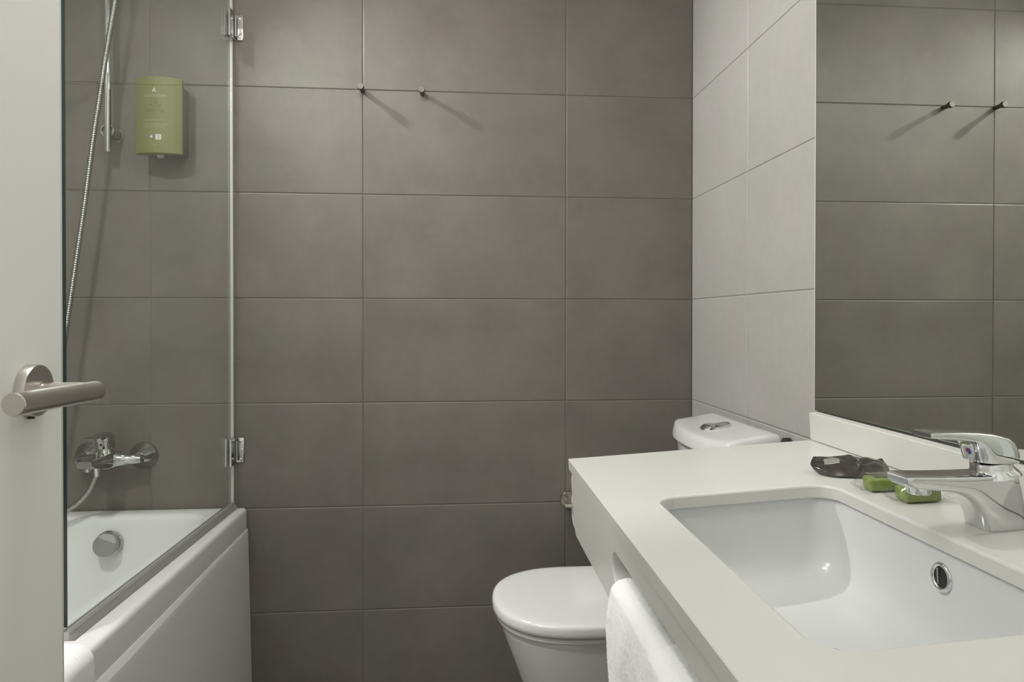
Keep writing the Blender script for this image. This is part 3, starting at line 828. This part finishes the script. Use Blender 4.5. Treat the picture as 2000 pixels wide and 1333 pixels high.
# overflow ring on the wall side
wx, wy, wz = -0.1385 + 0.0, -0.5640, -0.0515
on_ = Vector((-1, 0, 0.10)).normalized()
wx = SX1 + 0.004 - 0.003
ring = obj('overflow_ring', lathe((wx + 0.0006, wy, wz), on_, [(0, 0.0172), (0.0018, 0.0168), (0.0034, 0.0152), (0.0030, 0.0130), (0.0005, 0.0115), (-0.004, 0.0110)], 40, False, False), 'chrome', bas, sm=60)
obj('overflow_hole', lathe((wx - 0.0002, wy, wz), on_, [(0.0, 0.0122), (0.0006, 0.0118)], 32), 'dark_hole', ring)
obj('overflow_web', box(-0.0016, 0.0, 0.0030, 0.0055, -0.0095, 0.0095, 0.0005, 1), 'knob', ring).location = (wx - 0.0006, wy, wz)
obj('drain', lathe((-0.272, -0.56, zt - 0.1240), (0, 0, 1), [(0, 0.032), (0.003, 0.032), (0.0045, 0.027), (0.009, 0.024), (0.011, 0.018)], 36), 'chrome', bas)

# ------------------------------------------------------------------ basin mixer tap
TY = -0.5555
tap = tag(empty('basin_tap', matrix=VM), 'polished chrome single-lever basin tap on the vanity', 'tap')
def plan_ring(o_, i_, w, ex=0.55, wo=None, n=36):
    """ring spanning outer point o_ to inner point i_ (x,z) in the tap's side view, half width w across"""
    O_, I_ = Vector((o_[0], 0, o_[1])), Vector((i_[0], 0, i_[1]))
    c, a_ = (O_ + I_) / 2, (O_ - I_) / 2
    out = []
    for k in range(n):
        t = 2 * PI * k / n; ca, sa = math.cos(t), math.sin(t)
        s = math.copysign(abs(ca) ** ex, ca)
        p = c + a_ * s
        ww = w if wo is None else (w + (wo - w) * (s + 1) / 2)
        p.y = TY + ww * math.copysign(abs(sa) ** ex, sa)
        out.append(p)
    return out
bm = bmesh.new()
#        outer (back / top)     inner (front / underside)   half width
secs = [((-0.0415, 0.0003), (-0.0900, 0.0003), 0.0225, 0.36),
        ((-0.0412, 0.0040), (-0.0902, 0.0040), 0.0227, 0.36),
        ((-0.0412, 0.0180), (-0.0925, 0.0150), 0.0225, 0.35),
        ((-0.0418, 0.0340), (-0.0985, 0.0275), 0.0222, 0.34),
        ((-0.0430, 0.0480), (-0.1090, 0.0385), 0.0220, 0.34),
        ((-0.0460, 0.0590), (-0.1190, 0.0440), 0.0220, 0.34),
        ((-0.0600, 0.0645), (-0.1270, 0.0470), 0.0220, 0.33),
        ((-0.0860, 0.0650), (-0.1350, 0.0490), 0.0218, 0.32),
        ((-0.1150, 0.0662), (-0.1450, 0.0510), 0.0214, 0.30),
        ((-0.1450, 0.0680), (-0.1580, 0.0535), 0.0210, 0.28),
        ((-0.1690, 0.0700), (-0.1715, 0.0560), 0.0206, 0.28),
        ((-0.1785, 0.0703), (-0.1795, 0.0575), 0.0203, 0.30),
        ((-0.1808, 0.0690), (-0.1812, 0.0590), 0.0194, 0.34)]
loft(bm, [plan_ring(a, b, w, ex) for a, b, w, ex in secs])
obj('tap_body', bm, 'chrome', tap, sm=50)
obj('aerator', lathe((-0.1560, TY, 0.0560), (-0.04, 0, -1), [(0, 0.0125), (0.0095, 0.0125), (0.0105, 0.0115), (0.0105, 0.0095), (0.008, 0.009)], 32), 'chrome', tap)
obj('base_gasket', lathe((-0.0655, TY, 0.0), (0, 0, 1), [(0, 0.0165), (0.0003, 0.0165)], 24), 'rubber', tap)
NX = -0.0650
obj('neck', lathe((NX, TY, 0.0600), (-0.10, 0, 1), [(0, 0.0285), (0.0045, 0.0262), (0.0075, 0.0232), (0.010, 0.0218), (0.0165, 0.0212), (0.017, 0.0205)], 40), 'chrome', tap, sm=60)
# lever: domed block with a long flat handle toward the bowl
bm = bmesh.new()
secs = [((-0.0420, 0.0755), (-0.0912, 0.0790), 0.0228, 0.62),
        ((-0.0402, 0.0785), (-0.0918, 0.0815), 0.0234, 0.60),
        ((-0.0415, 0.0880), (-0.0930, 0.0890), 0.0232, 0.58),
        ((-0.0455, 0.0985), (-0.0945, 0.0965), 0.0226, 0.55),
        ((-0.0530, 0.1055), (-0.0970, 0.1005), 0.0215, 0.52),
        ((-0.0680, 0.1105), (-0.1020, 0.1030), 0.0202, 0.50),
        ((-0.0900, 0.1140), (-0.1100, 0.1050), 0.0190, 0.38),
        ((-0.1120, 0.1158), (-0.1210, 0.1072), 0.0182, 0.32),
        ((-0.1340, 0.1172), (-0.1365, 0.1095), 0.0178, 0.28),
        ((-0.1470, 0.1178), (-0.1475, 0.1108), 0.0175, 0.28),
        ((-0.1492, 0.1168), (-0.1494, 0.1118), 0.0168, 0.34)]
loft(bm, [plan_ring(a, b, w, ex) for a, b, w, ex in secs])
lev = obj('lever', bm, 'chrome', tap, sm=50)
obj('hot_mark', box(-0.0006, 0.0006, 0, 0.0030, -0.0035, 0.0035, 0.0003, 1), 'red', lev).location = (-0.0934, TY + 0.0003, 0.0925)
obj('cold_mark', box(-0.0006, 0.0006, -0.0030, 0, -0.0035, 0.0035, 0.0003, 1), 'blue', lev).location = (-0.0934, TY - 0.0003, 0.0905)

# ------------------------------------------------------------------ wrapped soaps and sachet
def soap(cx, cy, rz, label, seed):
    rnd = random.Random(seed)
    t = empty('soap_bar', matrix=VM @ Matrix.Translation((cx, cy, 0)) @ Matrix.Rotation(rz, 4, 'Z'))
    tag(t, label, 'soap', 'wrapped green soaps by the tap')
    L_, W_, Hh = 0.0235, 0.0155, 0.0180
    bm = box(-L_, L_, -W_, W_, 0.0012, 0.0012 + Hh, 0.0035, 3)
    obj('soap', bm, 'soap', t, sm=60)
    zt_ = 0.0012 + Hh
    pr = obj('wrapper_print', box(-0.013, 0.012, -0.0095, 0.0095, zt_ + 0.0001, zt_ + 0.0004), 'soap_print', t, sm=0)
    for k_ in range(3):
        me = text_mesh(('SAVON', 'SOAP', '')[k_] if k_ < 2 else 'ALGOTHERM', 0.0052 if k_ < 2 else 0.0036)
        for v in me.vertices: v.co = Vector((v.co.x, v.co.y + (0.0058, 0.0005, -0.0055)[k_], zt_ + 0.0006))
        link('print_text', me, 'soap', pr)
    # clear film: loose tube with flattened, crinkled ends
    bm = bmesh.new(); n_ = 28; rings = []
    for s in [i / 30 for i in range(31)]:
        x = -0.039 + 0.078 * s
        e_ = max(0.0, (abs(x) - L_) / (0.039 - L_))
        hw = W_ + 0.0018 + 0.0035 * e_; hh = (Hh / 2 + 0.0014) * (1 - e_) ** 1.1 + 0.0006
        zc_ = 0.0012 + hh + 0.004 * e_
        ring_ = []
        for k_ in range(n_):
            a = 2 * PI * k_ / n_; ca, sa = math.cos(a), math.sin(a)
            jit = (0.0006 + 0.0022 * e_)
            xx = x + (rnd.uniform(-1, 1) * 0.0012 if s in (0.0, 1.0) else 0)
            ring_.append(Vector((xx, hw * math.copysign(abs(ca) ** 0.45, ca) + rnd.uniform(-1, 1) * jit * 0.5, max(0.0004, zc_ + hh * math.copysign(abs(sa) ** 0.45, sa) + rnd.uniform(-0.3, 1) * jit))))
        rings.append(ring_)
    loft(bm, rings, False, False)
    obj('wrapper', bm, 'film', t, sm=0)
    return t
soap(-0.0885, -0.3765, math.radians(-10), 'green soap bar in clear wrap lying between the sachet and the other soap', 3)
soap(-0.0795, -0.4385, math.radians(-6), 'green soap bar in clear wrap lying nearest the tap', 5)

sa_ = tag(empty('foil_sachet', matrix=VM @ Matrix.Translation((-0.079, -0.272, 0)) @ Matrix.Rotation(math.radians(-24), 4, 'Z')), 'dark brown foil sachet with printed label lying on the vanity', 'sachet')
def PW(u):
    return 0.037 * (1 - (0.62 if u < 0 else 0.30) * abs(u) ** 2.6)
def pouch_z(u, v):
    """pillow height over u,v in -1..1"""
    fall = max(0.0, 1 - abs(u) ** 2.4) * max(0.0, 1 - abs(v) ** 2.2)
    return fall
bm = bmesh.new(); nu, nv = 44, 34
top, botm = [], []
rnd = random.Random(11)
def crease(u, v):
    c = 0.0
    for (a, b_, c0, w, h) in ((1.0, 0.25, 0.18, 0.10, 0.0030), (0.9, -0.45, 0.42, 0.09, -0.0032), (1.0, 0.6, -0.35, 0.12, 0.0022), (0.3, 1.0, 0.55, 0.10, 0.0020), (1.0, -0.1, 0.30, 0.05, -0.0035), (0.6, 0.8, -0.6, 0.10, -0.0016)):
        d = (a * u + b_ * v - c0) / w
        c += h * math.exp(-d * d)
    return c
for i in range(nu + 1):
    rt, rb = [], []
    for j_ in range(nv + 1):
        u, v = -1 + 2 * i / nu, -1 + 2 * j_ / nv
        f = pouch_z(u, v)
        x, y = u * 0.056 * (1 - 0.10 * v * v), v * PW(u)
        lift = 0.0075 * (abs(u) ** 2) * (0.9 if u < 0 else 0.35) + 0.0025 * abs(v) ** 2
        z0 = 0.0006 + lift + 0.0012 * math.sin(9 * u + 4 * v) * abs(v) + 0.0060 * (v + 1)
        zt_ = z0 + 0.0004 + 0.0135 * f ** 0.8 + crease(u, v) * f
        rt.append(bm.verts.new((x, y, max(z0 + 0.0003, zt_))))
        rb.append(bm.verts.new((x, y, max(0.0004, z0 - 0.0001 - 0.016 * f ** 0.6))))
    top.append(rt); botm.append(rb)
for i in range(nu):
    for j_ in range(nv):
        bm.faces.new((top[i][j_], top[i + 1][j_], top[i + 1][j_ + 1], top[i][j_ + 1]))
        bm.faces.new((botm[i][j_], botm[i][j_ + 1], botm[i + 1][j_ + 1], botm[i + 1][j_]))
for i in range(nu):
    bm.faces.new((top[i][0], botm[i][0], botm[i + 1][0], top[i + 1][0])); bm.faces.new((top[i][nv], top[i + 1][nv], botm[i + 1][nv], botm[i][nv]))
for j_ in range(nv):
    bm.faces.new((top[0][j_], top[0][j_ + 1], botm[0][j_ + 1], botm[0][j_])); bm.faces.new((top[nu][j_], botm[nu][j_], botm[nu][j_ + 1], top[nu][j_ + 1]))
obj('pouch', bm, 'foil', sa_, sm=35)
def pouch_surf(x, y):
    u, v = x / 0.056, y / 0.037
    for _ in range(4):
        u = x / (0.056 * (1 - 0.10 * v * v)); v = y / PW(u)
    f = pouch_z(u, v)
    lift = 0.0075 * (abs(u) ** 2) * (0.9 if u < 0 else 0.35) + 0.0025 * abs(v) ** 2
    return 0.0006 + lift + 0.0012 * math.sin(9 * u + 4 * v) * abs(v) + 0.0060 * (v + 1) + 0.0004 + 0.0135 * f ** 0.8 + crease(u, v) * f
bm = bmesh.new()
lw, lh, lx, ly = 0.0110, 0.0085, -0.025, -0.004
g_ = [[bm.verts.new((lx + lw * (-1 + 2 * i / 10), ly + lh * (-1 + 2 * j_ / 8), pouch_surf(lx + lw * (-1 + 2 * i / 10), ly + lh * (-1 + 2 * j_ / 8)) + 0.0005)) for j_ in range(9)] for i in range(11)]
for i in range(10):
    for j_ in range(8):
        bm.faces.new((g_[i][j_], g_[i + 1][j_], g_[i + 1][j_ + 1], g_[i][j_ + 1]))
lab = obj('label_print', bm, 'foil_print', sa_, sm=60)
for k_, s in enumerate(('BONNET', 'DE DOUCHE', 'SHOWER CAP')):
    me = text_mesh(s, 0.0034)
    for v in me.vertices:
        x, y = lx + v.co.x, ly + 0.0045 - 0.0045 * k_ + v.co.y
        v.co = Vector((x, y, pouch_surf(x, y) + 0.0009))
    link('label_text', me, 'foil_text', lab)

# ------------------------------------------------------------------ towels
def towel_mesh(path, y0, y1, step, amp, rib, seed, wave, round_top=0.0):
    """path: closed cross-section (x,z) around a folded cloth; extruded along y with terry relief"""
    rnd = random.Random(seed)
    P = [Vector((x, 0, z)) for x, z in path]
    L_ = [0.0]
    for a, b in zip(P, P[1:]): L_.append(L_[-1] + (b - a).length)
    n_ = max(8, int(L_[-1] / step)); pts_ = []; j_ = 0
    for k_ in range(n_):
        s = L_[-1] * k_ / n_
        while L_[j_ + 1] < s: j_ += 1
        pts_.append(P[j_].lerp(P[j_ + 1], (s - L_[j_]) / max(1e-9, L_[j_ + 1] - L_[j_])))
    cen = sum(pts_, Vector()) / n_
    nor = []
    for k_ in range(n_):
        t = pts_[(k_ + 1) % n_] - pts_[k_ - 1]
        nor.append(Vector((-t.z, 0, t.x)).normalized())
    area = sum(pts_[k_].x * pts_[(k_ + 1) % n_].z - pts_[(k_ + 1) % n_].x * pts_[k_].z for k_ in range(n_))
    sg = -1 if area > 0 else 1
    m_ = max(4, int(abs(y1 - y0) / step))
    verts, faces = [], []
    for i in range(m_ + 1):
        y = y0 + (y1 - y0) * i / m_
        for k_ in range(n_):
            # edge rounding at both ends of the roll
            d_end = min(i, m_ - i) * step
            shrink = 0.0 if d_end > 0.008 else 0.0045 * (1 - d_end / 0.008) ** 2
            off = amp * rnd.uniform(-1, 1) + rib * math.sin(2 * PI * y / 0.0046 + 0.6 * math.sin(k_ * 0.21)) - shrink
            off += wave(y, pts_[k_])
            p = pts_[k_] + nor[k_] * (sg * off)
            verts.append((p.x, y + amp * 0.6 * rnd.uniform(-1, 1), p.z))
    for i in range(m_):
        for k_ in range(n_):
            a, b = i * n_ + k_, i * n_ + (k_ + 1) % n_
            faces.append((a, b, b + n_, a + n_))
    faces.append(tuple(range(n_ - 1, -1, -1))); faces.append(tuple(range(m_ * n_, m_ * n_ + n_)))
    me = bpy.data.meshes.new('terry'); me.from_pydata(verts, [], faces); me.update()
    bm = bmesh.new(); bm.from_mesh(me); bmesh.ops.recalc_face_normals(bm, faces=bm.faces)
    bmesh.ops.triangulate(bm, faces=[f for f in bm.faces if len(f.verts) > 8]); bm.to_mesh(me); bm.free()
    me.shade_smooth()
    return me

def rail_path(off, top, drop_o, drop_i):
    """cloth hung over the apron's lower rail: outer skin down in front, inner skin behind the rail"""
    out = [(-0.5035 - off, drop_o), (-0.5045 - off, -0.200), (-0.5035 - off, -0.160), (-0.5015 - off, -0.135), (-0.4980 - off, -0.116), (-0.4935 - off * 0.9, top - 0.0120), (-0.4880 - off * 0.7, top - 0.0055), (-0.4815 - off * 0.4, top - 0.0015)]
    out += [(-0.4740, top), (-0.4660, top - 0.0005), (-0.4590, top - 0.0035), (-0.4530, top - 0.0095), (-0.4485, top - 0.020), (-0.4470, drop_i)]
    out += [(AX1 + 0.0008, drop_i), (AX1 + 0.0008, SZ0 + 0.0020), (AX0 - 0.0008, SZ0 + 0.0020), (AX0 - 0.0008, drop_o), (-0.5035 - off, drop_o)]
    return out
def wv(y, p):
    return (0.0020 * math.sin(y * 62 + p.z * 7) + 0.0014 * math.sin(y * 131 - p.z * 11)) * min(1.0, max(0, (-0.100 - p.z) / 0.05)) if p.x < AX0 - 0.004 else 0.0
tw = link('hand_towel', towel_mesh(rail_path(0.0, -0.0870, -0.47, -0.30), -0.594, -0.3850, 0.0020, 0.00055, 0.00022, 21, wv), 'towel')
tw.matrix_world = VM
tag(tw, 'white terry hand towel through the vanity slot, end nearest the toilet', 'towel', 'hand towels hung in the vanity slot')
tw2 = link('hand_towel', towel_mesh(rail_path(0.0065, -0.0800, -0.50, -0.32), -0.838, -0.5950, 0.0020, 0.00055, 0.00022, 22, wv), 'towel')
tw2.matrix_world = VM
tag(tw2, 'white terry hand towel through the vanity slot, end nearest the camera', 'towel', 'hand towels hung in the vanity slot')

# bath towel over the tub's edge, mostly behind the door
def rim_path():
    c = [(-1.2960, 0.36), (-1.2955, 0.585)]
    for i in range(1, 10):
        a = -0 + PI / 2 * i / 10
        c.append((-1.3255 + 0.030 * math.cos(a), 0.6130 + 0.030 * math.sin(a)))
    c += [(-1.345, 0.6440), (-1.40, 0.6440), (-1.414, 0.640), (-1.422, 0.628), (-1.432, 0.45), (-1.424, 0.45)]
    c += [(-1.4095, 0.620), (-1.400, 0.6225), (-1.330, 0.6225), (-1.3150, 0.6190), (-1.3020, 0.606), (-1.3015, 0.36), (-1.2960, 0.36)]
    return c
bt = link('bath_towel', towel_mesh(rim_path(), -1.33, -0.905, 0.003, 0.0004, 0.0002, 31, lambda y, p: 0.0), 'towel')
tag(bt, 'white terry bath towel draped over the tub edge beside the door', 'towel')

# ------------------------------------------------------------------ mirror
mir = tag(empty('wall_mirror', (-0.003, -1.38, 0.9785)), 'large frameless wall mirror above the vanity', 'mirror')
bpy.context.view_layer.update()
MY0, MY1, MZ0, MZ1 = -2.02, -0.7325, 0.9795, 2.20
child_of(obj('backing', box(-0.0045, -0.0005, MY0 + 0.001, MY1 - 0.001, MZ0 + 0.001, MZ1, 0), 'mirror_back', sm=0), mir)
child_of(obj('silvered_face', box(-0.0055, -0.0046, MY0 + 0.002, MY1 - 0.0016, MZ0 + 0.0016, MZ1 - 0.002, 0), 'mirror', sm=0), mir)
bm = bmesh.new()
add_box(bm, -0.0056, -0.0046, MY1 - 0.0050 + 0.0036, MY1, MZ0, MZ1)
child_of(obj('polished_edge', bm, 'mirror_edge', sm=0), mir)
child_of(obj('lower_edge', box(-0.0056, -0.0046, MY0, MY1 - 0.0016, MZ0, MZ0 + 0.0014), 'mirror_back', sm=0), mir)

# ------------------------------------------------------------------ ceiling lamps and the added fill globe
for i, (lx_, ly_, pw, rad_) in enumerate(LAMPS):
    t = tag(empty('ceiling_lamp', (lx_, ly_, CEIL)), 'round recessed ceiling lamp over the bathtub', 'lamp')
    obj('trim_ring', lathe((0, 0, 0), (0, 0, -1), [(0.0, rad_ + 0.006), (0.0, rad_ + 0.022), (0.004, rad_ + 0.020), (0.006, rad_ + 0.004), (0.001, rad_ + 0.002)], 40, False, False), 'plastic_white', t)
    obj('diffuser', lathe((0, 0, 0), (0, 0, -1), [(0.0, rad_ + 0.003), (0.0015, rad_ + 0.002)], 32), 'lamp', t)
    ld = bpy.data.lights.new('lamp_light', 'AREA')
    ld.shape = 'DISK'; ld.size = rad_ * 2; ld.energy = pw; ld.color = LAMP_COLOR
    lo = bpy.data.objects.new('lamp_light', ld)
    COL.objects.link(lo); lo.location = (0, 0, -0.008); lo.parent = t
for i, (gx, gy, gz, pw, rad_) in enumerate(FILL_GLOBES):
    t = tag(empty('fill_globe', (gx, gy, CEIL)), ('added fill globe, out of view over the middle of the room', 'added fill globe, out of view over the bathtub')[i], 'lamp')
    bpy.context.view_layer.update()
    child_of(obj('fill_fitting', lathe((gx, gy, CEIL), (0, 0, -1), [(0, 0.045), (0.012, 0.045), (0.014, 0.042), (0.03, 0.030), (CEIL - gz - rad_ * 0.8, 0.028)], 32), 'plastic_white'), t)
    prof = [(rad_ * (1 - math.cos(a)), max(0.001, rad_ * math.sin(a))) for a in [PI * (0.12 + 0.88 * k_ / 16) for k_ in range(17)]]
    gl_ = child_of(obj('opal_fill_globe', lathe((gx, gy, gz + rad_), (0, 0, -1), prof, 32), 'fill_globe_glow'), t)
    gm = M['fill_globe_glow'] if i == 0 else M['fill_globe_glow'].copy()
    gb = gm.node_tree.nodes['Principled BSDF']
    gb.inputs['Emission Color'].default_value = (*LAMP_COLOR, 1)
    gb.inputs['Emission Strength'].default_value = pw / (4 * PI * PI * rad_ * rad_)
    gl_.data.materials[0] = gm
# the spotlight: canopy on the ceiling, stem, tilted can with a lens; the light sits just in front of the lens
P0, aim, pw, cone, blend, rad_ = SPOT
P0 = Vector(P0); dirn = (Vector(aim) - P0).normalized()
t = tag(empty('ceiling_spotlight', (P0.x, P0.y, CEIL)), 'small white adjustable ceiling spotlight beside the tap wall', 'lamp')
bpy.context.view_layer.update()
back = P0 - dirn * 0.006
child_of(obj('canopy', lathe((P0.x - 0.03, P0.y + 0.02, CEIL), (0, 0, -1), [(0, 0.032), (0.008, 0.032), (0.010, 0.030)], 32), 'plastic_white'), t)
bm = bmesh.new(); add_tube(bm, [(P0.x - 0.03, P0.y + 0.02, CEIL - 0.009), tuple(back - dirn * 0.035)], 0.005, 12)
child_of(obj('stem', bm, 'plastic_white'), t)
child_of(obj('spot_can', lathe(back - dirn * 0.055, dirn, [(0, 0.020), (0.004, 0.026), (0.050, 0.029), (0.053, 0.028), (0.051, 0.026)], 32), 'plastic_white'), t)
child_of(obj('lens', lathe(back - dirn * 0.003, dirn, [(0, 0.0255), (0.002, 0.024)], 32), 'lamp'), t)
ld = bpy.data.lights.new('spot_light', 'SPOT')
ld.energy = pw; ld.color = LAMP_COLOR; ld.spot_size = math.radians(cone); ld.spot_blend = blend; ld.shadow_soft_size = rad_
lo = bpy.data.objects.new('spot_light', ld); COL.objects.link(lo)
lo.location = P0 + dirn * (rad_ + 0.004); lo.rotation_euler = dirn.to_track_quat('-Z', 'Y').to_euler()
child_of(lo, t)
